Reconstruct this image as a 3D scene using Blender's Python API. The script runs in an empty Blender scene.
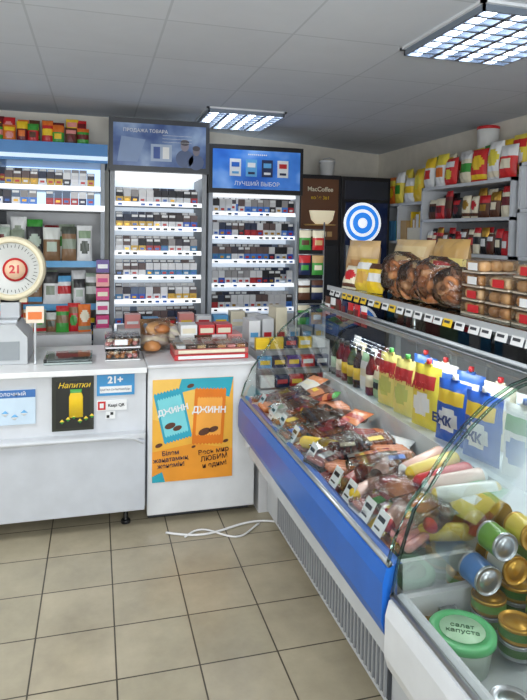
import bpy, math, random
from mathutils import Matrix, Vector
random.seed(7)
R=random.Random(11)
MATS={}
def lin(h):
    h=h.lstrip('#'); o=[]
    for i in (0,2,4):
        c=int(h[i:i+2],16)/255
        o.append(c/12.92 if c<=.04045 else ((c+.055)/1.055)**2.4)
    return (o[0],o[1],o[2],1)
def M(h,rough=.45,metal=0,emit=0,name=None):
    k=(h,rough,metal,emit)
    if k in MATS: return MATS[k]
    m=bpy.data.materials.new(name or 'paint_'+h); m.use_nodes=True
    nt=m.node_tree; b=nt.nodes['Principled BSDF']
    b.inputs['Base Color'].default_value=lin(h)
    b.inputs['Roughness'].default_value=rough
    b.inputs['Metallic'].default_value=metal
    if emit:
        b.inputs['Emission Color'].default_value=lin(h)
        b.inputs['Emission Strength'].default_value=emit
    else:
        n=nt.nodes.new('ShaderNodeTexNoise'); n.inputs['Scale'].default_value=9; n.inputs['Detail'].default_value=5
        tc=nt.nodes.new('ShaderNodeTexCoord'); nt.links.new(tc.outputs['Object'],n.inputs['Vector'])
        mx=nt.nodes.new('ShaderNodeMix'); mx.data_type='RGBA'; mx.blend_type='MULTIPLY'
        cr=nt.nodes.new('ShaderNodeMapRange'); cr.inputs[3].default_value=.84; cr.inputs[4].default_value=1.1
        nt.links.new(n.outputs['Fac'],cr.inputs[0])
        cb=nt.nodes.new('ShaderNodeCombineColor')
        for i in range(3): nt.links.new(cr.outputs[0],cb.inputs[i])
        mx.inputs[0].default_value=1; mx.inputs[6].default_value=lin(h)
        nt.links.new(cb.outputs[0],mx.inputs[7]); nt.links.new(mx.outputs[2],b.inputs['Base Color'])
    MATS[k]=m; return m
def glassmat(name,tint=(.93,.97,.96),ior=1.45,rough=.02,bump=0):
    m=bpy.data.materials.new(name); m.use_nodes=True; nt=m.node_tree; nt.nodes.clear()
    o=nt.nodes.new('ShaderNodeOutputMaterial'); t=nt.nodes.new('ShaderNodeBsdfTransparent')
    g=nt.nodes.new('ShaderNodeBsdfGlossy'); g.inputs['Roughness'].default_value=rough
    t.inputs[0].default_value=(*tint,1); f=nt.nodes.new('ShaderNodeFresnel'); f.inputs[0].default_value=ior
    x=nt.nodes.new('ShaderNodeMixShader')
    if bump:
        n=nt.nodes.new('ShaderNodeTexNoise'); n.inputs['Scale'].default_value=28; n.inputs['Detail'].default_value=4
        tc=nt.nodes.new('ShaderNodeTexCoord'); nt.links.new(tc.outputs['Object'],n.inputs['Vector'])
        bp=nt.nodes.new('ShaderNodeBump'); bp.inputs['Strength'].default_value=bump; bp.inputs['Distance'].default_value=.02
        nt.links.new(n.outputs['Fac'],bp.inputs['Height']); nt.links.new(bp.outputs[0],g.inputs['Normal']); nt.links.new(bp.outputs[0],f.inputs['Normal'])
    nt.links.new(f.outputs[0],x.inputs[0]); nt.links.new(t.outputs[0],x.inputs[1]); nt.links.new(g.outputs[0],x.inputs[2]); nt.links.new(x.outputs[0],o.inputs[0])
    return m
GLASS=glassmat('clear_glass'); GEDGE=glassmat('green_glass_edge',(.6,.75,.7))
PLASTIC=glassmat('clear_plastic',(.90,.92,.92),1.6); WRAP=glassmat('plastic_wrap',(.985,.985,.98),1.55,.15,.7)

class MB:
    def __init__(s): s.v=[];s.f=[];s.mi=[];s.sm=[];s.mats=[]
    def idx(s,m):
        if m not in s.mats: s.mats.append(m)
        return s.mats.index(m)
    def add(s,vs,fs,mat,X=None,smooth=False):
        o=len(s.v)
        for p in vs:
            p=Vector(p)
            s.v.append(X@p if X else p)
        for i,f in enumerate(fs):
            s.f.append([o+k for k in f]); mm=mat[i] if isinstance(mat,list) else mat
            s.mi.append(s.idx(mm)); s.sm.append(smooth)
    def box(s,x0,y0,z0,x1,y1,z1,mat,X=None):
        vs=[(x,y,z) for z in(z0,z1) for y in(y0,y1) for x in(x0,x1)]
        s.add(vs,[(0,2,3,1),(4,5,7,6),(0,1,5,4),(2,6,7,3),(0,4,6,2),(1,3,7,5)],mat,X)
    def lathe(s,prof,mat,X=None,n=20):
        vs=[];fs=[];ms=[]
        g=lambda j: mat[min(j,len(mat)-1)] if isinstance(mat,list) else mat
        for r,z in prof:
            for i in range(n):
                a=2*math.pi*i/n; vs.append((r*math.cos(a),r*math.sin(a),z))
        for j in range(len(prof)-1):
            for i in range(n):
                fs.append((j*n+i,j*n+(i+1)%n,(j+1)*n+(i+1)%n,(j+1)*n+i)); ms.append(g(j))
        fs.append(tuple(range(n-1,-1,-1))); ms.append(g(0))
        fs.append(tuple((len(prof)-1)*n+i for i in range(n))); ms.append(g(99))
        s.add(vs,fs,ms,X,True)
    def tube(s,pts,r,mat,n=8):
        pts=[Vector(p) for p in pts]; vs=[];fs=[]
        for k,p in enumerate(pts):
            d=(pts[min(k+1,len(pts)-1)]-pts[max(k-1,0)]).normalized()
            up=Vector((0,0,1)) if abs(d.z)<.9 else Vector((1,0,0))
            a=d.cross(up).normalized(); b=d.cross(a)
            for i in range(n):
                t=2*math.pi*i/n; vs.append(p+a*r*math.cos(t)+b*r*math.sin(t))
        for k in range(len(pts)-1):
            for i in range(n): fs.append((k*n+i,k*n+(i+1)%n,(k+1)*n+(i+1)%n,(k+1)*n+i))
        fs.append(tuple(range(n-1,-1,-1))); fs.append(tuple((len(pts)-1)*n+i for i in range(n)))
        s.add(vs,fs,mat,None,True)
    def capsule(s,L,r,mat,X,n=12,ends=None):
        pr=[]
        for i in range(5):
            a=math.pi/2*i/4; pr.append((max(.001,r*math.sin(a)),-L/2+r-r*math.cos(a)))
        for i in range(5):
            a=math.pi/2*(1-i/4); pr.append((max(.001,r*math.sin(a)),L/2-r+r*math.cos(a)))
        ms=[ends or mat]*3+[mat]*3+[ends or mat]*3
        s.lathe(pr,ms,X,n)
    def prism(s,prof,y0,y1,mat,smooth=False):
        n=len(prof); vs=[(x,y0,z) for x,z in prof]+[(x,y1,z) for x,z in prof]
        fs=[(i,(i+1)%n,n+(i+1)%n,n+i) for i in range(n)]+[tuple(range(n-1,-1,-1)),tuple(range(n,2*n))]
        s.add(vs,fs,mat,None,smooth)
    def sheet(s,prof,y0,y1,mat):
        n=len(prof); vs=[(x,y0,z) for x,z in prof]+[(x,y1,z) for x,z in prof]
        s.add(vs,[(i,i+1,n+i+1,n+i) for i in range(n-1)],mat,None,True)
    def bag(s,X,w,h,t,cols,style=0,nx=10,nz=14):
        a=cols[0];b=cols[1%len(cols)];c=cols[2%len(cols)]
        for sg in(-1,1):
            vs=[];fs=[];ms=[]
            for j in range(nz+1):
                q=2*j/nz-1
                for i in range(nx+1):
                    u=2*i/nx-1
                    T=t/2*math.sqrt(max(0,(1-abs(u)**2.6)*(1-abs(min(1,abs(q)*1.08))**3)))
                    wr=1-.05*math.cos(q*1.5)
                    wob=.07*t*math.sin(9*u+5*q+w*90)*(1-u*u)
                    vs.append((u*w/2*wr,sg*(T+wob*(abs(q)<.9)),h*(q+1)/2))
            for j in range(nz):
                for i in range(nx):
                    k=j*(nx+1)+i; f=(k,k+1,k+nx+2,k+nx+1)
                    fs.append(f if sg<0 else f[::-1])
                    u=2*(i+.5)/nx-1;q=2*(j+.5)/nz-1
                    m=a
                    if style==0 and (u/.75)**2+((q-.15)/.42)**2<1: m=b
                    if style==0 and -.8<q<-.5: m=c
                    if style==1 and q>.25: m=b
                    if style==1 and abs(u)<.55 and -.5<q<.1: m=c
                    if style==2 and abs(q)<.28: m=b
                    if style==2 and q>.6 : m=c
                    if style==3 and (u/.6)**2+((q+.2)/.4)**2<1: m=b
                    if style==3 and .3<q<.65 and abs(u)<.8: m=c
                    ms.append(m)
            s.add(vs,fs,ms,X,True)
    def build(s,name,parent=None,bevel=0,loc=None):
        me=bpy.data.meshes.new(name); me.from_pydata([tuple(v) for v in s.v],[],s.f); 
        for m in s.mats: me.materials.append(m)
        me.polygons.foreach_set('material_index',s.mi); me.polygons.foreach_set('use_smooth',s.sm)
        me.update(); o=bpy.data.objects.new(name,me); bpy.context.collection.objects.link(o)
        if bevel:
            b=o.modifiers.new('bevel','BEVEL'); b.width=bevel; b.segments=2; b.limit_method='ANGLE'
        if parent: o.parent=parent
        return o
def T(x,y,z,rz=0,rx=0,ry=0):
    return Matrix.Translation((x,y,z))@Matrix.Rotation(math.radians(rz),4,'Z')@Matrix.Rotation(math.radians(ry),4,'Y')@Matrix.Rotation(math.radians(rx),4,'X')
def text(body,loc,size,mat,parent=None,rot=(90,0,0),name='lettering',align='CENTER',bold=0,shear=0):
    c=bpy.data.curves.new(name,'FONT'); c.body=body; c.size=size; c.align_x=align; c.align_y='CENTER'; c.extrude=.0006; c.offset=bold; c.shear=shear
    c.materials.append(mat); o=bpy.data.objects.new(name,c); o.location=loc; o.rotation_euler=[math.radians(a) for a in rot]
    bpy.context.collection.objects.link(o)
    if parent: o.parent=parent
    return o
# ---------- palette
WHITE=M('E9EAEA',.35); OFFW=M('D9DADC',.4); GRAY=M('9A9EA3',.5); DGRAY=M('3B3E44',.5); BLACK=M('111216',.35)
STEEL=M('B4B8BC',.3,.9); BLUE=M('1F62BC',.3); LBLUE=M('5FA8DA',.4); RED=M('C4242A',.35); DRED=M('6B1218',.4)
YEL=M('F0C92A',.35); ORG=M('E0742A',.4); GRN=M('3E9A3C',.4); LGRN=M('9CBF9A',.45); BRN=M('5A3420',.5); TAN=M('C9A570',.45)
PINK=M('E0928C',.3); CREAM=M('E9E0C6',.4); NAVY=M('18264E',.4); MAG=M('D02A78',.4); TEAL=M('2BA3B5',.4); PURP=M('5B3C8C',.4)
MEAT=M('B4483C',.25); MEAT2=M('8E332C',.25); SAUS=M('D08660',.25); LPINK=M('E8C0B2',.25); GOLD=M('B58A34',.3,.6)
# ---------- room
H=2.55
def brickmat(name,c1,c2,mortar,size,msz,rough,off=(0,0,0),bump=.1,lo=.84,hi=1.08):
    m=bpy.data.materials.new(name); m.use_nodes=True; nt=m.node_tree; b=nt.nodes['Principled BSDF']
    tc=nt.nodes.new('ShaderNodeTexCoord'); mp=nt.nodes.new('ShaderNodeMapping'); mp.inputs['Location'].default_value=off
    br=nt.nodes.new('ShaderNodeTexBrick'); br.offset=0; br.inputs['Scale'].default_value=1
    br.inputs['Brick Width'].default_value=size; br.inputs['Row Height'].default_value=size; br.inputs['Mortar Size'].default_value=msz
    br.inputs['Color1'].default_value=lin(c1); br.inputs['Color2'].default_value=lin(c2); br.inputs['Mortar'].default_value=lin(mortar)
    n=nt.nodes.new('ShaderNodeTexNoise'); n.inputs['Scale'].default_value=3.5; n.inputs['Detail'].default_value=10; n.inputs['Roughness'].default_value=.65
    nt.links.new(tc.outputs['Object'],mp.inputs[0]); nt.links.new(mp.outputs[0],br.inputs[0]); nt.links.new(tc.outputs['Object'],n.inputs['Vector'])
    mr=nt.nodes.new('ShaderNodeMapRange'); mr.inputs[1].default_value=.3; mr.inputs[2].default_value=.7; mr.inputs[3].default_value=lo; mr.inputs[4].default_value=hi
    nt.links.new(n.outputs['Fac'],mr.inputs[0]); cb=nt.nodes.new('ShaderNodeCombineColor')
    for i in range(3): nt.links.new(mr.outputs[0],cb.inputs[i])
    mx=nt.nodes.new('ShaderNodeMix'); mx.data_type='RGBA'; mx.blend_type='MULTIPLY'; mx.inputs[0].default_value=1
    nt.links.new(br.outputs['Color'],mx.inputs[6]); nt.links.new(cb.outputs[0],mx.inputs[7]); nt.links.new(mx.outputs[2],b.inputs['Base Color'])
    b.inputs['Roughness'].default_value=rough
    bp=nt.nodes.new('ShaderNodeBump'); bp.inputs['Strength'].default_value=bump; bp.inputs['Distance'].default_value=.004; bp.invert=True
    nt.links.new(br.outputs['Fac'],bp.inputs['Height']); nt.links.new(bp.outputs[0],b.inputs['Normal'])
    return m
fm=brickmat('floor_tiles','B3A890','AAA189','4A4336',.3,.0032,.28,(-.075,-.02,0),.4,.74,1.08)
cm=brickmat('ceiling_tiles','D3D8E0','CFD4DC','BEC4CC',.6,.006,.8,(-.3,-.37,0),.2,.96,1.02)
wm=M('E4DED2',.8,name='wall_paint'); 
def simple(name,x0,y0,z0,x1,y1,z1,mat,bevel=0):
    b=MB(); b.box(x0,y0,z0,x1,y1,z1,mat); return b.build(name,None,bevel)
simple('floor',-2.3,-1.6,-.1,3.4,6.8,0,fm)
simple('ceiling',-2.3,-1.6,H,3.4,6.8,H+.1,cm)
simple('wall_right',3.2,-1.6,0,3.3,6.8,H,wm)
simple('wall_left',-2.3,-1.6,0,-2.2,6.8,H,wm)
simple('wall_back',-2.2,5.25,0,.93,5.35,H,wm)
b=MB(); b.add([(.93,5.35,0),(.93,5.6,0),(3.2,6.5,0),(3.2,6.6,0),(.83,5.7,0),(.83,5.35,0)]+[(.93,5.35,H),(.93,5.6,H),(3.2,6.5,H),(3.2,6.6,H),(.83,5.7,H),(.83,5.35,H)],
 [(0,1,7,6),(1,2,8,7),(2,3,9,8),(3,4,10,9),(4,5,11,10),(5,0,6,11),(5,4,3,2,1,0),(6,7,8,9,10,11)],wm); b.build('wall_back_alcove')
b=MB(); b.box(-2.2,-1.6,0,3.2,-1.5,.8,wm); b.box(-2.2,-1.6,2.2,3.2,-1.5,H,wm); b.box(-2.2,-1.6,.8,-1.2,-1.5,2.2,wm); b.box(1.4,-1.6,.8,3.2,-1.5,2.2,wm); b.build('wall_front')
b=MB()
for x in(-1.2,.08,1.34): b.box(x,-1.58,.8,x+.06,-1.52,2.2,WHITE)
for z in(.8,2.14): b.box(-1.2,-1.58,z,1.4,-1.52,z+.06,WHITE)
b.build('added_window_1')  # unseen window behind the camera, added to bring light into the room
simple('baseboard_right',3.18,-1.5,0,3.2,6.4,.08,GRAY)
# ---------- ceiling lights
LOUV=M('8E99A8',.3,.6)
def light(x0,y0,x1,y1,s):
    b=MB(); E=M('EAF4FF',.5,0,s,'lamp_tube'); fr=M('DDE1E6',.5)
    z=H
    b.box(x0,y0,z-.012,x1,y0+.02,z,fr);b.box(x0,y1-.02,z-.012,x1,y1,z,fr);b.box(x0,y0,z-.012,x0+.02,y1,z,fr);b.box(x1-.02,y0,z-.012,x1,y1,z,fr)
    b.box(x0+.02,y0+.02,z-.003,x1-.02,y1-.02,z,M('9AA4B4',.35,.5))
    n=4; w=(x1-x0-.04)/n
    for i in range(n):
        cx=x0+.02+w*(i+.5); b.tube([(cx,y0+.03,z-.022),(cx,y1-.03,z-.022)],.013,E)
        if i: b.box(cx-w/2-.012,y0+.02,z-.04,cx-w/2+.012,y1-.02,z-.003,LOUV)
    k=8
    for j in range(1,k):
        y=y0+(y1-y0)*j/k; b.box(x0+.02,y-.008,z-.04,x1-.02,y+.008,z-.034,LOUV)
    b.box(x0+.015,y0+.015,z-.04,x0+.025,y1-.015,z,LOUV);b.box(x1-.025,y0+.015,z-.04,x1-.015,y1-.015,z,LOUV)
    b.box(x0+.015,y0+.015,z-.04,x1-.015,y0+.025,z,LOUV);b.box(x0+.015,y1-.025,z-.04,x1-.015,y1-.015,z,LOUV)
    return b.build('ceiling_light')
light(1.48,2.12,2.1,2.8,10); light(.80,4.52,1.43,5.25,12); light(-1.4,2.0,-.8,2.6,10); light(.3,-.7,.9,-.1,10)  # last two fixtures are out of view, added to light the room
def area(name,loc,rot,sx,sy,p,col=(1,1,1)):
    l=bpy.data.lights.new(name,'AREA'); l.shape='RECTANGLE'; l.size=sx; l.size_y=sy; l.energy=p; l.color=col
    o=bpy.data.objects.new(name,l); o.location=loc; o.rotation_euler=[math.radians(a) for a in rot]; bpy.context.collection.objects.link(o); return o
area('unseen_fixture_fill',(-1.1,2.3,H-.06),(0,0,0),.55,.55,30,(.96,.98,1))  # added fill lamps under the two unseen fixtures, carrying the room light
area('unseen_fixture_fill',(.6,-.4,H-.06),(0,0,0),.55,.55,22,(.96,.98,1))
area('added_daylight_fill',(.1,-1.5,1.5),(122,0,0),2.4,1.3,125,(.93,.97,1))  # added lamp behind the camera, tilted up to brighten the ceiling
w=bpy.data.worlds.new('world'); bpy.context.scene.world=w; w.use_nodes=True; w.node_tree.nodes['Background'].inputs[0].default_value=(.7,.8,.9,1); w.node_tree.nodes['Background'].inputs[1].default_value=1.5
# ---------- cigarette cabinets
PACKB=[M(h,.4) for h in('F0F0F4','2A5AC0','101C4A','B0202A','E4E8EE','2C7CB0','2A2A34','F4F4F4','4A86DC','D8AC3C','EEEEF2','F0F0F4')]
PACKT=[M(h,.5) for h in('3A3234','6A5654','26304A','1E1E26','A09C9C','44404A','6A7A94','D8D8DA','E8E8EA')]
STRIP=M('F4F7FA',.4,0,.8); LITB=M('DCE8F4',.5,0,.6)
def packs(b,x0,x1,y,z,step=.058,h=.1):
    x=x0; c=t=None
    while x+.054<=x1:
        if R.random()>.03:
            if c is None or R.random()<.55: c=R.choice(PACKB); t=R.choice(PACKT)
            b.box(x,y,z,x+.054,y+.03,z+h*.5,c); b.box(x,y,z+h*.5,x+.054,y+.03,z+h,t)
            if R.random()<.5: b.box(x+.004,y-.0008,z+h*.8,x+.05,y,z+h*.97,WHITE)
            b.box(x+.012,y-.001,z+h*.18,x+.042,y,z+h*.34,R.choice([WHITE,GOLD,BLUE,RED]))
        x+=step
def cabinet(x0,x1,yf,yb,zt,zh,strips,frame,head,headbg,h=.105):
    b=MB()
    b.box(x0,yf,0.05,x0+.035,yb,zt,frame); b.box(x1-.035,yf,0.05,x1,yb,zt,frame); b.box(x0+.035,yb-.02,.05,x1-.035,yb,zt-.02,LITB)
    b.box(x0,yf,zt-.02,x1,yb,zt+.0,frame)
    b.box(x0-.01,yf-.05,zh,x1+.01,yf+.1,zt+.01,headbg); 
    b.box(x0+.02,yf-.055,zh+.04,x1-.02,yf-.05,zt-.03,head)
    b.box(x0+.035,yf+.02,zh-.03,x1-.035,yb-.02,zh,STRIP)
    for z in strips:
        b.box(x0+.035,yf+.02,z-.03,x1-.035,yb-.02,z-.016,frame)
        b.add([(x0+.035,yf+.005,z-.035),(x1-.035,yf+.005,z-.035),(x1-.035,yf+.02,z-.0),(x0+.035,yf+.02,z-.0)],[(0,1,2,3)],STRIP)
        x=x0+.06
        while x<x1-.08:
            if R.random()<.75: b.box(x,yf+.004,z-.028,x+.03,yf+.014,z-.012,R.choice([BLACK,DGRAY,BLUE]))
            x+=.058
    zl=strips[-1]-.06
    b.box(x0+.035,yf+.01,.05,x1-.035,yf+.03,zl,OFFW); b.box(x0+.1,yf,zl-.12,x1-.1,yf+.01,zl-.1,GRAY)
    o=b.build('cigarette_cabinet')
    p=MB()
    for z in strips: packs(p,x0+.045,x1-.04,yf+.03,z-.012,h=h) 
    for z in strips: packs(p,x0+.045,x1-.04,yf+.13,z+.012,h=h)
    p.build('cigarette_packs')
    return o
def adm(name,c1,c2,c3,emit,scale=2.5):
    m=bpy.data.materials.new(name); m.use_nodes=True; nt=m.node_tree; b=nt.nodes['Principled BSDF']
    n=nt.nodes.new('ShaderNodeTexNoise'); n.inputs['Scale'].default_value=scale; n.inputs['Detail'].default_value=3
    tc=nt.nodes.new('ShaderNodeTexCoord'); nt.links.new(tc.outputs['Object'],n.inputs['Vector'])
    r=nt.nodes.new('ShaderNodeValToRGB'); e=r.color_ramp.elements; e[0].position=.35; e[0].color=lin(c1); e[1].position=.65; e[1].color=lin(c3); k=e.new(.5); k.color=lin(c2)
    nt.links.new(n.outputs['Fac'],r.inputs[0]); nt.links.new(r.outputs[0],b.inputs['Base Color']); nt.links.new(r.outputs[0],b.inputs['Emission Color']); b.inputs['Emission Strength'].default_value=emit; b.inputs['Roughness'].default_value=.15
    return m
def flat(b,pts,y,mat): b.add([(x,y,z) for x,z in pts],[tuple(range(len(pts)))],mat)
def disk(b,cx,cz,rx,rz,y,mat,rot=0):
    ca,sa=math.cos(rot),math.sin(rot)
    flat(b,[(cx+rx*math.cos(t*math.pi/12)*ca-rz*math.sin(t*math.pi/12)*sa,cz+rx*math.cos(t*math.pi/12)*sa+rz*math.sin(t*math.pi/12)*ca) for t in range(24)],y,mat)
c1=cabinet(.10,.845,4.75,5.2,2.45,2.06,[1.83,1.64,1.45,1.26,1.07,.88],GRAY,adm('advert_print_gray','425687','6A80AA','9CB0CC',.12,4),M('34383F',.4))
bb=MB(); yy=4.694
for x,z,s,cl in((.66,2.22,1.15,'8C8490'),(.75,2.19,1,'7A7480')):
    disk(bb,x,z+.04*s,.028*s,.036*s,yy-.0002,M(cl,.4)); disk(bb,x,z-.045*s,.06*s,.06*s,yy,M('506084',.4)); disk(bb,x,z+.062*s,.03*s,.02*s,yy-.0004,M('4A4650',.4))
flat(bb,[(.15,2.13),(.30,2.13),(.36,2.30),(.18,2.32)],yy,M('8096BC',.4)); flat(bb,[(.40,2.14),(.56,2.14),(.56,2.27),(.40,2.27)],yy,M('A4B4CC',.4)); flat(bb,[(.42,2.16),(.47,2.16),(.47,2.25),(.42,2.25)],yy-.0003,M('30509A',.4)); flat(bb,[(.49,2.16),(.54,2.16),(.54,2.25),(.49,2.25)],yy-.0003,WHITE)
bb.build('advert_figures',c1)
text('ПРОДАЖА ТОВАРА',(.36,4.692,2.365),.035,WHITE,c1) 
for i in range(3): text('—————————',(.60,4.692,2.34-.025*i),.025,WHITE,c1)
c2=cabinet(.95,1.79,5.22,5.53,2.36,1.95,[1.79,1.58,1.365,1.15,.93],M('C8CED6',.4),adm('advert_print_blue','1E50A4','3A74C4','86AEE0',.35),BLACK,.125)
bb=MB()
for i in range(4):
    x=1.12+i*.145; bb.box(x,5.158,2.10,x+.10,5.166,2.25,[WHITE,LBLUE,NAVY,WHITE][i]); bb.box(x+.015,5.155,2.18,x+.085,5.158,2.22,[BLUE,WHITE,LBLUE,RED][i]); bb.box(x+.02,5.155,2.12,x+.08,5.158,2.14,[LBLUE,NAVY,WHITE,NAVY][i])
bb.build('printed_boxes',c2)
text('ЛУЧШИЙ ВЫБОР',(1.37,5.162,2.035),.05,WHITE,c2)
text('••••••••••',(1.37,5.162,2.29),.05,WHITE,c2)
# ---------- left shelf unit
bcol=M('2E78B8',.35)
b=MB(); x0,x1,yf,yb=-1.5,.06,4.68,5.2
b.box(x0,yb-.02,.1,x1,yb,2.2,OFFW)
for x in(x0,-.72,x1-.03): b.box(x,yf,.0,x+.03,yb,2.2,M('8C939C',.4))
b.box(x0,yf-.02,2.10,x1+.02,yb,2.24,bcol)
b.box(x0,yf-.025,2.12,x1+.02,yf-.02,2.15,M('CBE2F4',.3,0,.4))
b.box(x0,yf-.01,1.74,x1,yb-.02,1.77,OFFW); b.box(x0,yf-.02,1.745,x1,yf-.01,1.785,STRIP)
b.box(x0,yf+.05,1.9,x1,yb-.02,1.915,OFFW); b.box(x0,yf+.035,1.895,x1,yf+.05,1.93,STRIP)
b.box(x0+.03,yb-.03,1.78,x1-.03,yb-.02,2.1,M('C6E0FA',.5,0,1.3))
for z in(1.36,1.04,.72,.35): b.box(x0,yf,z-.03,x1,yb-.02,z,OFFW); b.box(x0,yf-.012,z-.035,x1,yf,z+.012,LBLUE)
b.build('display_shelf_unit')
p=MB(); packs(p,x0+.04,x1-.04,yf+.01,1.785,h=.1); packs(p,x0+.04,x1-.04,yf+.1,1.932,h=.1); packs(p,x0+.04,x1-.04,yf+.16,1.96,h=.1); p.build('cigarette_packs')
def bags(name,x0,x1,y,z,w,h,t,pal,rz=0,axis='x',jit=.02,rows=2,styles=(0,1,2,3),up=.0):
    b=MB(); x=x0+w/2
    while x<x1:
        for r in range(rows):
            ww=w*R.uniform(.85,1.1);hh=h*R.uniform(.8,1.12)
            cols=R.sample(pal,3); st=R.choice(styles)
            if axis=='x': X=T(x+R.uniform(-jit,jit)*.5,y+r*t*1.1+R.uniform(0,jit*.3),z+r*up,rz+R.uniform(-8,8),-4)
            else: X=T(y+r*t*1.1,x+R.uniform(-jit,jit)*.5,z+r*up,rz+R.uniform(-8,8),-4)
            b.bag(X,ww,hh,t,cols,st)
        x+=w*1.02
    return b.build(name)
MUT=[M(h,.35) for h in('4C5248','8E9A88','A8B8A4','E2E6E0','3A3A3C','8EA686','C8CCC8','8A6A4C','B8C8B8')]
bags('snack_bags',-1.2,.02,4.74,1.365,.115,.28,.05,MUT+[DRED,GRN,WHITE],rows=2,up=.02)
bags('snack_bags',-1.2,.02,4.74,1.045,.10,.23,.05,MUT+[GRN,CREAM,RED,WHITE,ORG,LBLUE],rows=2,up=.02)
bags('snack_bags',-1.2,.02,4.74,.725,.09,.21,.05,[BLACK,RED,BRN,NAVY,CREAM,GRN,WHITE,YEL],rows=2,up=.03)
bags('crisp_packets',-1.1,-.02,4.80,2.24,.085,.16,.04,[RED,GRN,YEL,BRN,ORG,PINK,DRED],rows=2,up=.03)
b=MB()
for i in range(5):
    z=.9+i*.1
    b.box(.0,4.45,z,.09,4.55,z+.09,[MAG,WHITE,MAG,PINK,PURP][i]); b.box(.01,4.447,z+.03,.08,4.45,z+.06,[WHITE,MAG,CREAM,MAG,WHITE][i])
b.box(-.02,4.42,.0,.11,4.58,.9,OFFW); b.build('candy_promo_stand')
b=MB()
for k in range(9):
    x=-.66+.073*k
    b.bag(T(x,4.3+.03*(k%2),.90,R.uniform(-8,8),-5),.085,R.uniform(.13,.2),.04,R.sample(MUT+[RED,CREAM,GRN,BRN,RED,ORG],3),k%4)
b.box(-.72,4.2,0,-.03,4.4,.9,OFFW); b.build('snack_packet_tray')
# ---------- counters
CW=M('CFD2D6',.35)
b=MB()
b.box(-2.1,3.26,.10,.262,3.9,.845,CW); b.box(-2.12,3.22,.845,.264,3.92,.875,WHITE)
b.box(-2.1,3.20,.50,.255,3.26,.525,CW); b.box(-2.1,3.215,.10,.255,3.26,.50,M('C2C6CC',.4))
b.box(-2.1,3.60,.0,.262,3.9,.10,DGRAY)
b.tube([(-2.1,3.2,.512),(.12,3.2,.512),(.2,3.21,.5),(.25,3.22,.47)],.012,CW)
for x in(-.9,.16): b.lathe([(.026,0),(.026,.02),(.012,.02),(.012,.1)],BLACK,T(x,3.3,0),12)
ctr=b.build('service_counter',None,.004)
b=MB(); b.box(.270,3.24,.05,.872,3.9,.865,M('DCDEE0',.35)); b.box(.266,3.22,.865,.876,3.92,.885,OFFW); b.box(.28,3.32,.0,.86,3.88,.05,DGRAY); b.build('freezer_cabinet',None,.006)
b=MB(); px0,px1,pz0,pz1=.295,.74,.235,.80
PO=M('EDB040',.35); b.box(px0,3.234,pz0,px1,3.239,pz1,PO)
def P(u,v): return (px0+(px1-px0)*u,pz0+(pz1-pz0)*v)
flat(b,[P(0,.62),P(.5,.5),P(.62,1),P(0,1)],3.2335,M('F0C05A',.35)); flat(b,[P(.35,1),P(.3,.86),P(.55,.9),P(.95,.8),P(1,1)],3.233,TEAL)
flat(b,[P(.0,.30),P(.5,.36),P(1,.28),P(1,0),P(.5,.0),P(0,.0)],3.233,M('EC9A30',.35))
flat(b,[P(0,.06),P(.12,.1),P(.16,0),P(0,0)],3.2328,TEAL)
def zig(cx,cz,w,h,a,mat,y):
    pts=[];n=9
    for i in range(n*2+1): pts.append((-w/2+w*i/(2*n),-h/2-(.01 if i%2 else 0)))
    for i in range(n*2+1): pts.append((w/2-w*i/(2*n),h/2+(.01 if i%2 else 0)))
    ca,sa=math.cos(a),math.sin(a)
    flat(b,[(cx+x*ca-z*sa,cz+x*sa+z*ca) for x,z in pts],y,mat)
zig(.405,.60,.155,.27,.22,M('2F9FB6',.3),3.2325); zig(.605,.585,.175,.30,-.05,M('E07A20',.3),3.232)
zig(.405,.60,.13,.2,.22,M('7CD0D6',.3),3.2322); zig(.605,.585,.14,.2,-.05,M('F4A848',.3),3.2317)
for dx,dz,r in((.39,.545,.03),(.43,.53,.025),(.58,.5,.035),(.63,.51,.028),(.50,.76,.02),(.33,.44,.02),(.7,.44,.016),(.52,.42,.012)): disk(b,dx,dz,r,r*.55,3.2312,BRN,.3)
po=b.build('ice_cream_poster')
text('ДЖИНН',(.405,3.230,.63),.043,WHITE,po,(90,-12,0),bold=.0015); text('ДЖИНН',(.605,3.230,.62),.048,WHITE,po,(90,3,0),bold=.0015)
text('Білем\nжаңатамың\nженемін!',(.395,3.230,.36),.034,M('1C2440',.5),po,(90,-3,0),bold=.0005); text('Весь мир\nЛЮБИМ\nи едим!',(.635,3.230,.35),.038,M('3A1A14',.5),po,(90,-5,0),bold=.0005)
b=MB(); b.box(-.22,3.249,.55,-.01,3.2585,.835,M('23261C',.4)); b.box(-.20,3.2475,.565,-.03,3.249,.815,M('14160F',.4))
X=T(-.10,3.2475,.62)@Matrix.Scale(.05,4,(0,1,0)); b.lathe([(.035,0),(.035,.11),(.028,.13),(.03,.15)],[YEL,YEL,GRN],X,16)
for i in range(6): b.lathe([(.001,-.012),(.012,0),(.001,.012)],[GRN,YEL],T(-.17+.03*i,3.2465,.60+.012*(i%3))@Matrix.Scale(.1,4,(0,1,0)),10)
o=b.build('lemonade_poster'); text('Напитки',(-.11,3.246,.79),.04,YEL,o,shear=.3)
b=MB(); b.box(.005,3.251,.725,.20,3.2585,.838,M('3A8FC6',.4)); b.box(.02,3.2495,.74,.185,3.251,.775,WHITE); o=b.build('age_restriction_sign'); text('21+',(.10,3.249,.808),.05,WHITE,o,bold=.002); text('ҚАРТҚА САТЫЛМАЙДЫ',(.10,3.2485,.757),.013,NAVY,o)
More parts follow.
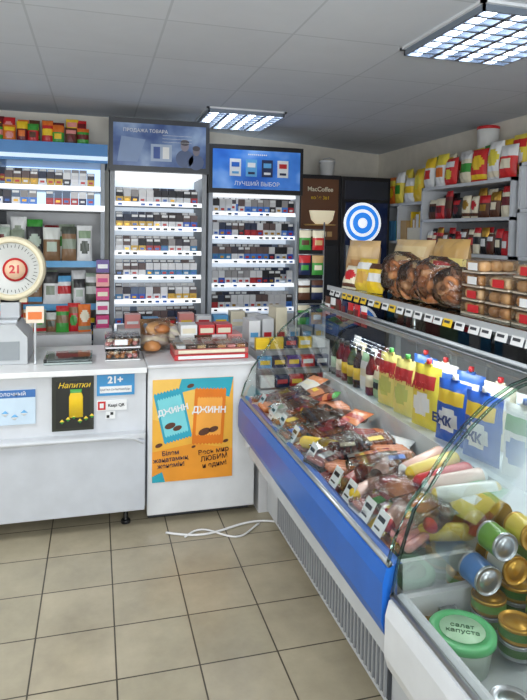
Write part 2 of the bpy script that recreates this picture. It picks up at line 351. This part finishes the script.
b=MB(); b.box(.005,3.251,.645,.16,3.2585,.70,WHITE); b.box(.01,3.2500,.65,.05,3.251,.695,RED); b.box(.02,3.2492,.66,.04,3.2500,.685,WHITE); o=b.build('payment_sign'); text('Kaspi QR',(.105,3.2495,.672),.022,BLACK,o,bold=.0005)
b=MB(); b.box(.05,3.252,.60,.10,3.2585,.64,WHITE); b.box(.055,3.251,.605,.07,3.252,.62,BLACK); b.box(.075,3.251,.62,.09,3.252,.635,BLACK); b.build('qr_sticker')
b=MB(); b.box(-.62,3.25,.60,-.30,3.2585,.78,M('C8DCEC',.4)); b.box(-.62,3.249,.74,-.30,3.25,.78,M('3A6FB0',.4))
for i in range(6): b.lathe([(.001,-.015),(.018,0),(.001,.015)],[WHITE,LBLUE],T(-.58+.045*i,3.248,.64+.02*(i%2))@Matrix.Scale(.1,4,(0,1,0)),10)
o=b.build('dairy_poster'); text('молочный',(-.42,3.248,.76),.03,WHITE,o)
# ---------- things on counter
ZC=.877
b=MB(); SC=M('B9BDC0',.4); cx=-.475
b.prism([(cx-.2,ZC),(cx+.12,ZC),(cx+.12,1.02),(cx+.06,1.09),(cx-.2,1.09)],3.42,3.72,SC); b.box(cx-.19,3.415,.90,cx+.08,3.42,1.0,M('8C9296',.4))
b.box(cx-.16,3.5,1.09,cx+.06,3.68,1.105,STEEL)
b.box(cx-.04,3.6,1.09,cx+.06,3.68,1.22,SC)
ring=M('DDD3B4',.35); X=T(cx+.02,3.62,1.38,0,90)
b.lathe([(.165,-.04),(.18,-.03),(.18,.03),(.168,.045),(.150,.045),(.145,.03),(.001,.03)],[ring,ring,ring,ring,ring,M('C4C6C2',.3)],X,40)
b.box(cx-.14,3.60,1.19,cx+.1,3.66,1.23,ring)
for i in range(40):
    a=i*math.pi/20; b.box(-.0015,-.001,.118,.0015,0,.138 if i%5 else .13,BLACK,T(cx+.02,3.589,1.38)@Matrix.Rotation(a,4,'Y'))
b.box(-.002,-.003,0,.002,-.001,.12,BLACK,T(cx+.02,3.589,1.38)@Matrix.Rotation(2.2,4,'Y'))
sc=b.build('weighing_scale',None,.001)
bb=MB(); bb.lathe([(.066,0),(.066,.004),(.054,.004),(.054,.005)],[RED,RED,M('F0C8A8',.4)],T(cx+.04,3.586,1.375,0,90),28); bb.build('age_sticker',sc); text('21',(cx+.04,3.578,1.375),.062,RED,sc,bold=.002)
b=MB(); b.box(-.36,3.40,1.10,-.27,3.41,1.19,M('E8D8C4',.5)); b.box(-.35,3.398,1.12,-.28,3.40,1.16,ORG); b.box(-.32,3.405,.877,-.31,3.415,1.1,STEEL); b.build('price_placard')
b=MB(); b.box(-.27,3.36,ZC,-.02,3.6,ZC+.012,M('A6B2B0',.2)); b.box(-.27,3.36,ZC+.012,-.02,3.6,ZC+.03,PLASTIC); b.box(-.255,3.375,ZC+.012,-.035,3.585,ZC+.022,M('8A9694',.3)); b.build('change_tray',None,.004)
BUN=[M('CF9058',.4),M('DCA468',.4),M('B87440',.4)]
b=MB(); x,y,w_,d=.05,3.40,.19,.2
for lv in range(2):
    zb=ZC+.07*lv
    b.box(x,y,zb+.001,x+w_,y+d,zb+.008,WHITE)
    for i in range(5):
        for j in range(2): b.capsule(.085,.014,R.choice(BUN+[PINK]),T(x+.025+.035*i,y+.055+.09*j,zb+.023,R.uniform(-25,25),90),10); b.capsule(.07,.013,R.choice(BUN+[CREAM]),T(x+.03+.033*i,y+.055+.09*j,zb+.043,R.uniform(-40,40),90),10)
    b.box(x+.004,y+.004,zb+.008,x+w_-.004,y+d-.004,zb+.066,WRAP); b.box(x-.002,y-.002,zb+.055,x+w_+.002,y+d+.002,zb+.06,PLASTIC)
b.box(x+.05,y-.0025,ZC+.09,x+.12,y-.002,ZC+.12,WHITE)
b.build('pastry_box')
b=MB()
for i in range(3): b.bag(T(.34+.04*i,3.60+.03*i,ZC+.05+.02*i,R.uniform(-10,10),-78),.18-.01*i,.16,.08,[M('DCD0C4',.3),M('C08A54',.4),CREAM],0)
b.lathe([(.06,0),(.075,.03),(.055,.06),(.01,.075)],[BUN[1]],T(.36,3.66,.985),16); b.lathe([(.045,0),(.055,.02),(.04,.045),(.01,.055)],[BUN[0]],T(.32,3.57,.90),16); b.lathe([(.04,0),(.05,.02),(.035,.04),(.01,.05)],[BUN[2]],T(.38,3.6,1.0),16)
b.bag(T(.345,3.62,ZC+.012,10,-5),.19,.19,.14,[WRAP],0); b.build('wrapped_bread')
b=MB()
for i,(m1,m2) in enumerate(((RED,WHITE),(M('B86860',.3),CREAM))):
    z=.887+.032*i; b.box(.42,3.3,z,.84,3.52,z+.03,m1); b.box(.44,3.297,z+.006,.82,3.3,z+.024,m2)
for k in range(7):
    for j in range(3): b.box(.435+.057*k,3.31+.068*j,.951,.482+.057*k,3.368+.068*j,.966,R.choice([BRN,CREAM,PINK,TAN,WHITE,BUN[0]]))
b.box(.42,3.3,.951,.84,3.52,.975,WRAP); b.build('chocolate_boxes',None,.002)
b=MB()
for k in range(4):
    b.box(.49+.1*k,3.62,.888,.58+.1*k,3.8,.97,R.choice([BRN,RED,WHITE,PINK])); b.box(.50+.1*k,3.618,.90,.57+.1*k,3.62,.94,R.choice([CREAM,YEL,WHITE]))
for k in range(3): b.box(.50+.11*k,3.64,.97,.60+.11*k,3.78,1.03,R.choice([RED,WHITE,BRN])); b.box(.51+.11*k,3.638,.98,.59+.11*k,3.64,1.01,R.choice([CREAM,BLUE]))
b.build('confectionery_boxes')
b=MB()
for k in range(8):
    x=.2+.13*k; c=R.choice([PINK,WHITE,CREAM,BRN,MAG,LBLUE,WHITE]); b.box(x,4.4,.9,x+.11,4.5,.9+R.uniform(.06,.12),c); b.box(x+.015,4.397,.93,x+.095,4.4,.95,R.choice([WHITE,YEL,RED]))
b.box(.15,4.35,.0,1.3,4.6,.9,OFFW); b.build('packaged_goods_stand')
# ---------- vending machine & fridge & bucket
b=MB(); DK=M('1A1B20',.3)
b.box(1.84,5.42,0,2.28,5.85,2.17,DK); b.box(1.87,5.41,1.55,2.25,5.42,2.13,M('5A3A26',.3,0,.15)); b.box(1.87,5.41,.9,2.25,5.42,1.5,M('26282E',.2))
CRL=M('F0E4C4',.4,0,.35)
b.lathe([(.05,0),(.085,.03),(.10,.09),(.102,.1),(.09,.1)],[CRL,CRL,CRL,BRN],T(2.08,5.40,1.70)@Matrix.Scale(.25,4,(0,1,0))@Matrix.Scale(1.3,4),24)
b.lathe([(.15,0),(.17,.012),(.15,.014)],M('D8B070',.4),T(2.06,5.40,1.685)@Matrix.Scale(.3,4,(0,1,0)),24)
for i in range(5): b.box(1.9+.06*i,5.405,1.58,1.95+.06*i,5.41,1.63,R.choice([GOLD,CREAM,TAN]))
vm=b.build('coffee_vending_machine',None,.005); text('MacCoffee',(2.06,5.403,2.03),.06,CREAM,vm,bold=.001)
text('кофе 3в1',(2.06,5.403,1.95),.045,YEL,vm)
b=MB(); b.box(2.30,5.45,0,2.82,5.98,2.17,DK); b.box(2.33,5.44,1.95,2.79,5.45,2.13,M('2A2E3A',.3)); b.box(2.34,5.44,.3,2.79,5.45,1.92,M('16264E',.25))
for r,m in((.2,M('F4F8FF',.3,0,.7)),(.175,M('2B7FE0',.3,0,.8)),(.135,M('F4F8FF',.3,0,.7)),(.105,M('2B7FE0',.3,0,.8)),(.05,M('F4F8FF',.3,0,.7))): b.lathe([(r,0),(r,.004+(.2-r)*.03)],m,T(2.52,5.438,1.72,0,90),30)  # emission put into the logo colours to make them look brighter
b.box(2.345,5.40,1.1,2.365,5.44,1.5,STEEL); b.build('beverage_fridge',None,.005)
b=MB(); b.lathe([(.06,0),(.075,.13),(.08,.13),(.08,.15),(.001,.152)],[WHITE,WHITE,OFFW,OFFW],T(2.18,5.55,2.172),20)
b.tube([(2.105,5.55,2.29),(2.12,5.5,2.33),(2.18,5.49,2.345),(2.24,5.5,2.33),(2.255,5.55,2.29)],.004,STEEL); b.build('plastic_bucket')
# ---------- right wall shelves
SH=M('D2D5D9',.4)
def rack(b,xf,xb,y0,y1,zs,th=.025):
    for z in zs: b.box(xf,y0,z-th,xb,y1,z,SH)
    for y in(y0,y1-.025): b.box(xf,y,zs[0]-th,xb,y+.025,zs[-1],SH)
    b.box(xb-.01,y0,zs[0],xb,y1,zs[-1],M('B5B9BE',.5))
b=MB(); rack(b,2.82,3.18,3.62,4.85,[1.47,1.75,2.03]); b.build('goods_shelf')
b=MB(); rack(b,2.86,3.18,4.90,5.85,[1.55,1.92]); b.box(2.86,5.35,1.55,3.17,5.37,1.92,SH); b.build('goods_shelf')
b=MB(); rack(b,2.82,3.18,2.7,3.56,[1.47,1.8,2.12]); b.build('goods_shelf')
BR8=[GRN,YEL,M('F2DC50',.35),WHITE,ORG,CREAM,YEL,M('E8D84C',.35),M('D83030',.35),WHITE]
bags('snack_bags',3.66,4.85,2.88,2.03,.175,.27,.08,BR8,-90,'y',rows=2,up=.035,jit=.07)
bags('snack_bags',4.95,5.6,2.90,1.925,.17,.29,.08,BR8,-90,'y',rows=2,up=.035,jit=.07)
bags('coffee_packets',3.68,4.8,2.86,1.752,.12,.21,.05,[DRED,BRN,BLACK,RED,GOLD,CREAM],-90,'y',rows=2)
bags('coffee_packets',3.68,4.8,2.86,1.472,.085,.19,.045,[DRED,BRN,BLACK,RED,GOLD,CREAM,RED,WHITE],-90,'y',rows=2)
b=MB()
b.box(2.88,4.95,1.552,3.1,5.2,1.68,CREAM); b.box(2.88,5.22,1.552,3.1,5.33,1.75,TAN)
for k in range(9): b.box(2.90,4.96+.025*k,1.68,3.08,4.975+.025*k,1.68+R.uniform(.05,.16),R.choice([WHITE,CREAM,YEL,TAN]))
for k in range(5): b.box(2.90,5.4+.08*k,1.552,3.05,5.46+.08*k,1.75,R.choice([WHITE,TAN,LBLUE,GRN]))
b.build('paper_goods')
b=MB(); b.lathe([(.075,0),(.08,.02),(.088,.2),(.09,.2),(.09,.225),(.001,.23)],[WHITE,WHITE,WHITE,RED,WHITE],T(3.095,4.3,2.28),20); b.box(3.06,4.16,2.033,3.16,4.42,2.278,M('D8D8D8',.4)); b.build('plastic_tub')
b=MB()
for k in range(8):
    y=2.78+.09*k
    for z,c in((1.472,M('2A4F9C',.25)),(1.802,M('1B3050',.25)),(2.122,RED)):
        b.lathe([(.034,0),(.036,.02),(.036,.15),(.014,.2),(.014,.23),(.016,.23),(.016,.25),(.001,.25)],[c,c,c,c,WHITE,WHITE,WHITE],T(2.9,y,z),14)
b.build('drink_bottles')
b=MB(); b.box(2.72,1.2,.0,3.17,5.2,.86,OFFW); b.box(2.70,1.18,.86,3.17,5.22,.89,WHITE)
for k in range(8): b.box(2.712,1.25+.49*k,.1,2.72,1.70+.49*k,.82,WHITE); b.box(2.70,1.44+.49*k,.74,2.712,1.52+.49*k,.755,STEEL)
b.build('pale_filler_counter')  # pale counter added to lighten the dark view under the glass shelf
b=MB(); y=1.3
while y<5.0:
    w_=R.uniform(.12,.3); b.box(2.8,y,.892,3.1,y+w_-.02,.892+R.uniform(.1,.32),R.choice([WHITE,CREAM,TAN,LBLUE,OFFW,LGRN,PINK])); y+=w_
b.build('filler_cartons')  # filler stock on the added counter, for the same lighter tone
# ---------- refrigerated display cases
def profile(z0): return [(.77,z0),(.79,(z0+.86)/2-.01),(.83,.86),(.885,.93),(.94,1.01),(1.0,1.075),(1.07,1.135),(1.15,1.18),(1.25,1.21)]
IN=M('D6DBDD',.3); TRIM=M('BFC4C8',.3,.3)
def case(y0,y1,bump,body,deck,dz=0):
    b=MB(); prof=profile(.70-dz)
    b.box(.95,y0+.01,.06,1.75,y1-.01,.38,M('AEB4BA',.45))
    b.prism([(.93,.05),(.93,.36-dz),(.80,.47-dz),(.80,.50-dz),(1.0,.50-dz),(1.0,.05)],y0,y1,body)
    b.box(.918,y0+.25,.09,.93,y1-.25,.27,DGRAY)
    y=y0+.26
    while y<y1-.27:
        b.box(.910,y,.095,.922,y+.012,.265,GRAY); y+=.03
    b.prism([(x,z-dz) for x,z in[(.80,.49),(.765,.505),(.755,.54),(.755,.65),(.765,.69),(.80,.705),(.815,.70),(.82,.49)]],y0,y1,bump,False)
    b.tube([(.775,y0,.702-dz),(.775,y1,.702-dz)],.009,STEEL)
    b.box(.82,y0,.37,1.72,y1,deck-.12,body)
    b.prism([(.82,deck-.12),(.82,deck-.06),(1.24,deck+.02),(1.24,deck-.12)],y0+.02,y1-.02,IN)
    b.box(1.24,y0+.02,deck-.12,1.68,y1-.02,.82 if deck>.6 else deck+.02,IN)
    b.box(1.68,y0,.42,1.74,y1,.86,body)
    for y in(y0,y1-.02): b.prism([(.80,.42),(.80,.70-dz),(1.72,.72-dz),(1.72,.42)],y,y+.02,OFFW)
    b.sheet(prof,y0,y1,GLASS)
    b.box(1.25,y0,1.205,1.70,y1,1.213,GLASS)
    for y in(y0+.004,y1-.004):
        poly=[(x,y,z) for x,z in prof]+[(1.7,y,1.21),(1.7,y,.72-dz),(.8,y,.70-dz)]
        b.add(poly,[tuple(range(len(poly)))],GLASS)
        b.tube([(x,y,z) for x,z in prof]+[(1.7,y,1.212)],.005,GEDGE)
    b.tube([(1.25,y0,1.212),(1.25,y1,1.212)],.008,TRIM); b.box(1.22,y0,1.18,1.29,y1,1.203,TRIM)
    b.box(1.69,y0,1.18,1.73,y1,1.22,TRIM); b.box(1.69,y0,.84,1.73,y1,.87,TRIM)
    n=3
    for k in range(n+1):
        y=y0+(y1-y0-.03)*k/n; b.box(1.69,y,.86,1.72,y+.03,1.2,TRIM)
    for x in(1.0,1.6):
        for y in(y0+.15,y1-.15): b.lathe([(.03,0),(.03,.06)],BLACK,T(x,y,0),10)
    b.tube([(1.33,y0+.1,1.185),(1.33,y1-.1,1.185)],.012,M('F4FAFF',.4,0,6))
    return b.build('refrigerated_display_case')
case(1.44,3.17,BLUE,M('C4C9CE',.4),.70); case(.15,1.42,M('D4D8DC',.35),M('D4D8DC',.35),.55,.075)
area('case_tube_glow',(1.33,2.3,1.165),(0,15,0),.06,1.5,5,(.95,.98,1)); area('case_tube_glow',(1.33,.8,1.165),(0,15,0),.06,1.1,3,(.95,.98,1))
b=MB(); b.box(1.27,.3,1.30,1.78,3.17,1.31,GLASS); b.box(1.262,.3,1.29,1.27,3.17,1.315,TRIM)
for y in(.5,1.4,2.3,3.1):
    for x in(1.32,1.72): b.tube([(x,y,1.216),(x,y,1.30)],.008,STEEL)
b.build('glass_top_shelf')
b=MB(); y=1.5
while y<3.15:
    X=T(1.256,y,1.265,-90,-15); b.box(-.028,-.002,0,.028,0,.042,R.choice([WHITE,WHITE,WHITE,YEL]),X); b.box(-.02,-.003,.014,.015,-.002,.024,DGRAY,X); y+=R.uniform(.064,.09)
b.build('price_tags')
b=MB()
for y in(1.6,1.69,1.83,1.95,2.2,2.42,2.6,2.75,2.95):
    X=T(.812,y,.705,-90,-28); b.box(-.03,-.002,0,.03,0,.07,R.choice([WHITE,WHITE,M('EDE6A8',.4)]),X)
    b.box(-.022,-.003,.038,.018,-.002,.052,BLACK,X); b.box(-.022,-.003,.012,.012,-.002,.018,DGRAY,X)
b.build('price_tags')
# ---------- meats
CHEESE=M('EBCB60',.3); FILM=M('E6E2DA',.15); ORP=M('DE8A58',.25)
MP=[PINK,LPINK,SAUS,MEAT2,MEAT,ORP,BRN,FILM,MEAT]; LB=[WHITE,YEL,RED,BLUE,GRN,CREAM,ORG,CHEESE,YEL,DRED,LGRN]
TR=[WHITE,BLACK,M('F0EDE4',.3)]
b=MB(); y=1.55
while y<3.08:
    x=.87
    while x<1.2:
        z=.65+(x-.82)*.19
        for lay in range(2):
            zz=z+.012+.032*lay; r=R.random(); jx=R.uniform(-.02,.02); jy=R.uniform(-.02,.02)
            if y<2.0 and r<.5:
                b.bag(T(x-.03+jx,y+jy,zz+.012,-90+R.uniform(-35,35),-R.uniform(66,80)),R.uniform(.11,.14),R.uniform(.14,.18),.035,R.choice([[YEL,RED,GRN],[CHEESE,GRN,WHITE],[RED,YEL,WHITE],[ORP,YEL,RED],[SAUS,ORP,RED]]),R.choice([0,1,2,3]),8,10)
            elif r<.5:
                b.bag(T(x-.03+jx,y+jy,zz+.012,-90+R.uniform(-50,50),-R.uniform(70,84)),R.uniform(.09,.13),R.uniform(.12,.17),.032,[R.choice(MP),R.choice(LB+MP),R.choice(LB)],R.choice([0,1,2,3]),8,10)
            elif r<.72:
                X=T(x+jx,y+jy,zz,R.uniform(-25,25),0,-8); b.box(-.07,-.055,0,.07,.055,.016,R.choice(TR),X)
                c=R.choice([SAUS,ORP,PINK,MEAT2,ORP])
                for k in range(5): b.capsule(.1,.0115,c,X@T(-.05+.025*k,0,.022,0,90),8)
                b.box(-.068,-.053,.016,.068,.053,.036,WRAP,X)
                b.box(-.03,-.03,.0362,.03,.012,.0372,R.choice(LB),X)
            elif r<.88:
                rz=R.uniform(-35,35); c=R.choice([SAUS,ORP,PINK,MEAT2])
                for k in range(4): b.capsule(.14,.014,c,T(x+.02+jx,y-.04+.028*k,zz+.014,rz,0,90),8)
            else:
                b.capsule(.18,.026,R.choice([MEAT2,BRN,LPINK,RED,YEL]),T(x+.03,y+jy,zz+.026,R.uniform(-50,50),0,90),12,R.choice([RED,YEL,BRN]))
        x+=.11
    y+=.105
for i in range(8): b.bag(T(.85+.02*(i%3),1.62+.19*i,.735,-90+R.uniform(-20,20),-76),.19,.2,.05,[WRAP],0)
b.build('sausage_and_meat_packs')
b=MB()
for i in range(5):
    y=1.60+.065*i; b.capsule(.22,.028,[FILM,LPINK,RED,M('E8D070',.3),LPINK][i],T(1.12,y+.0,.80+.01*(i%2),-20+9*i,0,80),14,[YEL,WHITE,RED][i%3])
b.build('sausage_logs')
b=MB()
MY=M('EBD848',.3)
def pouch(b,x,y,w,h,body,lab,mark,cap):
    X=T(x,y,.822,-78,-3); b.bag(X,w,h,.06,[body,lab,mark],3); b.box(-.02,-.004,h-.002,.02,.004,h+.008,body,X)
    b.lathe([(.010,0),(.011,.004),(.011,.02),(.001,.021)],cap,X@T(0,0,h+.006),12)
for y in(2.46,2.31): pouch(b,1.29,y,.14,.24,M('F0E488',.3),M('C8D070',.3),RED,GRN)
pouch(b,1.29,2.14,.155,.255,MY,WHITE,RED,RED)
for y in(1.95,1.77): pouch(b,1.29,y,.165,.235,M('1E5CC0',.3),WHITE,YEL,WHITE)
pouch(b,1.31,1.59,.15,.24,WHITE,BLUE,GRN,BLUE)
for y in(2.38,2.22,2.04,1.86,1.68): pouch(b,1.42,y,.15,.24,*R.sample([MY,CREAM,WHITE,M('2F64B8',.3)],3),RED)
mp=b.build('mayonnaise_pouches')
text('МАСТ',(1.245,2.14,1.0),.042,RED,mp,(90,0,-80),bold=.0015); text('ЕЖК',(1.245,1.95,.915),.045,M('12357A',.3),mp,(90,0,-80),bold=.002); text('ЕЖК',(1.245,1.77,.915),.045,M('12357A',.3),mp,(90,0,-80),bold=.002)
for y in(2.46,2.31): text('МАСТ',(1.246,y,.99),.034,RED,mp,(90,0,-80),bold=.001)
b=MB()
for i in range(8):
    y=2.58+.075*i
    for x in(1.3,1.42):
        if R.random()<.45:
            c=R.choice([M('2C3424',.2),M('3A241A',.2),M('4A5A3A',.2),DRED])
            b.lathe([(.026,0),(.028,.01),(.028,.13),(.012,.17),(.012,.19),(.014,.19),(.014,.21),(.001,.21)],[c,c,c,c,BLACK,BLACK,BLACK],T(x,y,.822),14)
            b.lathe([(.0285,.04),(.0285,.1)],R.choice([LGRN,CREAM,WHITE,YEL]),T(x,y,.822),14)
        else: b.bag(T(x,y,.822,-85,-3),.08,R.uniform(.14,.22),.04,R.sample([GRN,CREAM,WHITE,BRN,BLACK,LGRN],3),R.choice([0,1,2,3]),8,10)
b.build('sauce_bottles')
# ---------- near case: tins
b=MB(); 
def tin(X,r,h,c,lid=STEEL):
    b.lathe([(r*.96,0),(r,.003),(r,.008),(r*.985,.01),(r*.985,h-.01),(r,h-.008),(r,h-.002),(r*.95,h),(r*.93,h-.004),(r*.6,h-.004),(r*.58,h-.002),(.001,h-.002)],[lid,lid,lid,c,lid,lid,lid,lid,lid],X,28)
TC=[M(h,.3) for h in('7C9A48','D8C050','B83030','E0DCCC','4A7AB8','3E6A2C','6C9A40','2A4A8C')]
LD=[STEEL,GOLD,STEEL,M('D8DADC',.25,.8)]
for i in range(8):
    for j in range(4):
        x=.875+.103*j; y=.28+.103*i+.06
        if j==0 and y>1.12: continue
        for k in range(2+(j>1)): tin(T(x+R.uniform(-.003,.003),y,.502+(x-.82)*.19+.041*k),.048,.040,R.choice(TC),R.choice(LD))
for x,y in((1.03,1.24),(1.13,1.26),(1.215,1.2),(1.03,1.355),(1.125,1.365),(1.215,1.32)):
    for k in range(2): tin(T(x,y,.512+(x-.82)*.19+.041*k),.046,.040,R.choice(TC),R.choice(LD))
tin(T(.862,1.385,.51),.030,.06,TC[0],GOLD); tin(T(.93,1.392,.52),.026,.07,TC[5],STEEL)
for i,x in enumerate((1.0,1.085,1.17)):
    tin(T(x,1.40,.675+(x-.9)*.19,0,90),.040,.085,[TC[4],TC[3],TC[0]][i],LD[i])
for i,x in enumerate((1.045,1.13)): tin(T(x,1.39,.755+(x-.9)*.19,0,90),.038,.08,[TC[6],TC[1]][i],LD[2-i])
b.build('tinned_food')
b=MB(); gl=M('5FB878',.3); tx,ty,tz=.895,1.275,.518
b.lathe([(.066,0),(.076,.07),(.083,.074),(.083,.09),(.078,.094),(.064,.094),(.062,.091),(.001,.091)],[M('D8E8DC',.3),gl,gl,gl,gl,gl,gl],T(tx,ty,tz),36)
b.lathe([(.056,0),(.056,.0008)],M('B8DCB8',.3),T(tx,ty,tz+.0915),24)
tb=b.build('food_tub'); text('салат\nкапуста',(tx,ty,tz+.0928),.022,M('1E5A34',.4),tb,(0,0,-30))
# ---------- top shelf goods
Z=1.312
def loaf(b,x,y,z,w,d,h,m,rz=0,mt=None):
    n=14
    X=T(x,y,z,rz); vs=[];fs=[];ms=[]
    secs=9
    for k in range(secs+1):
        t=2*k/secs-1; sc=math.sqrt(max(.12,1-abs(t)**3.2))
        for i in range(n):
            a=2*math.pi*i/n; cx=math.copysign(abs(math.cos(a))**.65,math.cos(a)); cz=math.copysign(abs(math.sin(a))**.65,math.sin(a))
            vs.append((t*w/2,cx*d/2*sc,h/2+cz*h/2*sc))
    for k in range(secs):
        for i in range(n): fs.append((k*n+i,k*n+(i+1)%n,(k+1)*n+(i+1)%n,(k+1)*n+i)); ms.append(mt if mt and 3<=k<=5 else m)
    fs.append(tuple(range(n-1,-1,-1))); fs.append(tuple(secs*n+i for i in range(n))); ms+=[m,m]
    b.add(vs,fs,ms,X,True)
BR=[M('A8683C',.3),M('B8784A',.3),M('8C5632',.3),M('C08A5C',.3),M('B0744A',.3)]
b=MB()
def ringr(b,X,r,t,m):
    n=14;k=8;vs=[];fs=[]
    for i in range(n):
        a=2*math.pi*i/n
        for j in range(k):
            c=2*math.pi*j/k; vs.append(((r+t*math.cos(c))*math.cos(a),(r+t*math.cos(c))*math.sin(a),t*math.sin(c)))
    for i in range(n):
        for j in range(k): fs.append((i*k+j,((i+1)%n)*k+j,((i+1)%n)*k+(j+1)%k,i*k+(j+1)%k))
    b.add(vs,fs,m,X,True)
for g in range(4):
    gy=2.10+.155*g; hh=[.17,.205,.18,.215][g]
    for q in range(26):
        ax=R.uniform(-.06,.05); ay=R.uniform(-.055,.055); az=R.uniform(.015,hh-.07)
        if q%2: ringr(b,T(1.40+ax,gy+ay,Z+az+.01,R.uniform(0,180),R.uniform(20,90)),.022,.011,R.choice(BR))
        else: loaf(b,1.40+ax,gy+ay,Z+az-.012,.06,.05,.042,R.choice(BR),R.uniform(0,180))
    b.bag(T(1.40,gy,Z,-90+R.uniform(-8,8),0),.155,hh,.19,[WRAP],0)
for i in range(4):
    for k in range(2): loaf(b,1.60,2.12+.14*i,Z+.075*k,.17,.11,.075,R.choice(BR),R.uniform(-10,10),R.choice([None,CREAM]))
b.build('bagged_bread')
b=MB()
for i in range(4):
    for k in range(4 if i!=2 else 3):
        y=1.50+.145*i; z=Z+.052*k; 
        X=T(1.42,y,z,R.uniform(-5,5)); b.box(-.075,-.062,0,.075,.062,.006,M('E8DCC8',.4),X)
        for a in range(3):
            for c in range(2): loaf(b,1.42-.048+.048*a,y-.03+.06*c,z+.005,.05,.056,.04,[M('DFB07A',.25),M('E8C496',.25),M('D29C66',.25)][(i+k)%3],0)
        b.box(-.076,-.063,.002,.076,.063,.048,WRAP,X)
        if R.random()<.6: b.box(-.078,-.04,.010,-.0765,.02,.038,R.choice([WHITE,RED,CREAM]),X)
b.build('packaged_rolls')
b=MB()
b.bag(T(1.42,3.06,Z,-70,-5),.24,.26,.12,[M('CDAA78',.35),M('B88654',.4),M('D8B888',.35)],3)
b.bag(T(1.66,2.93,Z,-72,-5),.28,.27,.14,[M('D8B884',.35),M('C49A68',.4),M('E0C898',.35)],3); b.bag(T(1.70,2.66,Z,-85,-8),.26,.28,.12,[M('E4D07A',.35),M('C8A060',.35),RED],1)
b.bag(T(1.34,2.86,Z,-75,-12),.14,.17,.07,[M('E8C440',.3),M('D8A850',.4),WHITE],3); b.bag(T(1.34,2.73,Z,-75,-12),.12,.15,.07,[YEL,WHITE,BRN],2)
b.bag(T(1.30,2.96,Z,-75,-20),.12,.13,.05,[CREAM,RED,BRN],0)
b.build('cookie_bags')
b=MB(); y=2.62
while y<3.12:
    b.bag(T(1.235,y,1.16,-90,0),.07,.10,.015,R.sample([BRN,RED,WHITE,PURP,NAVY,CREAM,DRED],3),R.choice([0,1,2]),6,8); y+=.078
b.build('hanging_snack_packets')
b=MB()
b.box(.90,3.24,.0,1.35,3.55,.72,OFFW)
for k in range(3):
    z=.72+.1*k
    b.box(.90,3.24+.06*k,z-.01,1.35,3.5,z,STEEL)
    for i in range(5): 
        c=R.choice([NAVY,RED,BRN,PURP,WHITE,YEL,LBLUE]); b.box(.905+.088*i,3.25+.06*k,z,.985+.088*i,3.29+.06*k,z+.065,c); b.box(.915+.088*i,3.247+.06*k,z+.02,.975+.088*i,3.25+.06*k,z+.045,R.choice([WHITE,YEL,RED]))
b.build('candy_display_rack')
b=MB()
for k in range(6):
    x=.95+.09*k; b.box(x,3.72,.9,x+.075,3.9,R.uniform(.98,1.12),[WHITE,OFFW,CREAM,WHITE,GRAY,OFFW][k]); b.box(x+.01,3.717,.93,x+.06,3.72,.96,R.choice([LBLUE,RED,YEL,GRN]))
b.box(.93,3.7,0,1.5,3.95,.9,OFFW); b.build('carton_stack')
b=MB()
for x in(1.24,1.42): b.tube([(x,3.64,.0),(x,3.64,1.68)],.006,STEEL)
for k in range(4):
    z=1.02+.16*k; b.tube([(1.24,3.64,z+.13),(1.42,3.64,z+.13)],.004,STEEL)
    for i in range(2): b.bag(T(1.285+.09*i,3.625,z,0,0),.08,.125,.025,R.sample([CREAM,RED,TAN,BRN,WHITE,GRN,NAVY],3),R.choice([0,1,2]),6,8)
b.build('hanging_snack_rack')
b=MB(); pts=[]
for i in range(40):
    t=i/39; pts.append((.36+.75*t*1.0,3.12-.05*math.sin(t*7)-.06*t,.008+.0*t))
b.tube(pts,.006,WHITE); b.tube([(.45+.02*i,3.05+.06*math.sin(i*.35),.008) for i in range(22)],.005,WHITE); b.build('power_cable')
# ---------- camera
cam=bpy.data.cameras.new('camera'); co=bpy.data.objects.new('camera',cam); bpy.context.collection.objects.link(co)
cam.sensor_fit='VERTICAL'; cam.sensor_height=36; cam.lens=600/700*36; cam.shift_y=-85/700; cam.clip_start=.02
co.matrix_world=Matrix.Translation((0,0,1.6))@Matrix.Rotation(math.radians(-15.6),4,'Z')@Matrix.Rotation(math.radians(87),4,'X')@Matrix.Rotation(math.radians(1.0),4,'Z')
bpy.context.scene.camera=co
vs=bpy.context.scene.view_settings; vs.view_transform='Standard'; vs.exposure=-.05
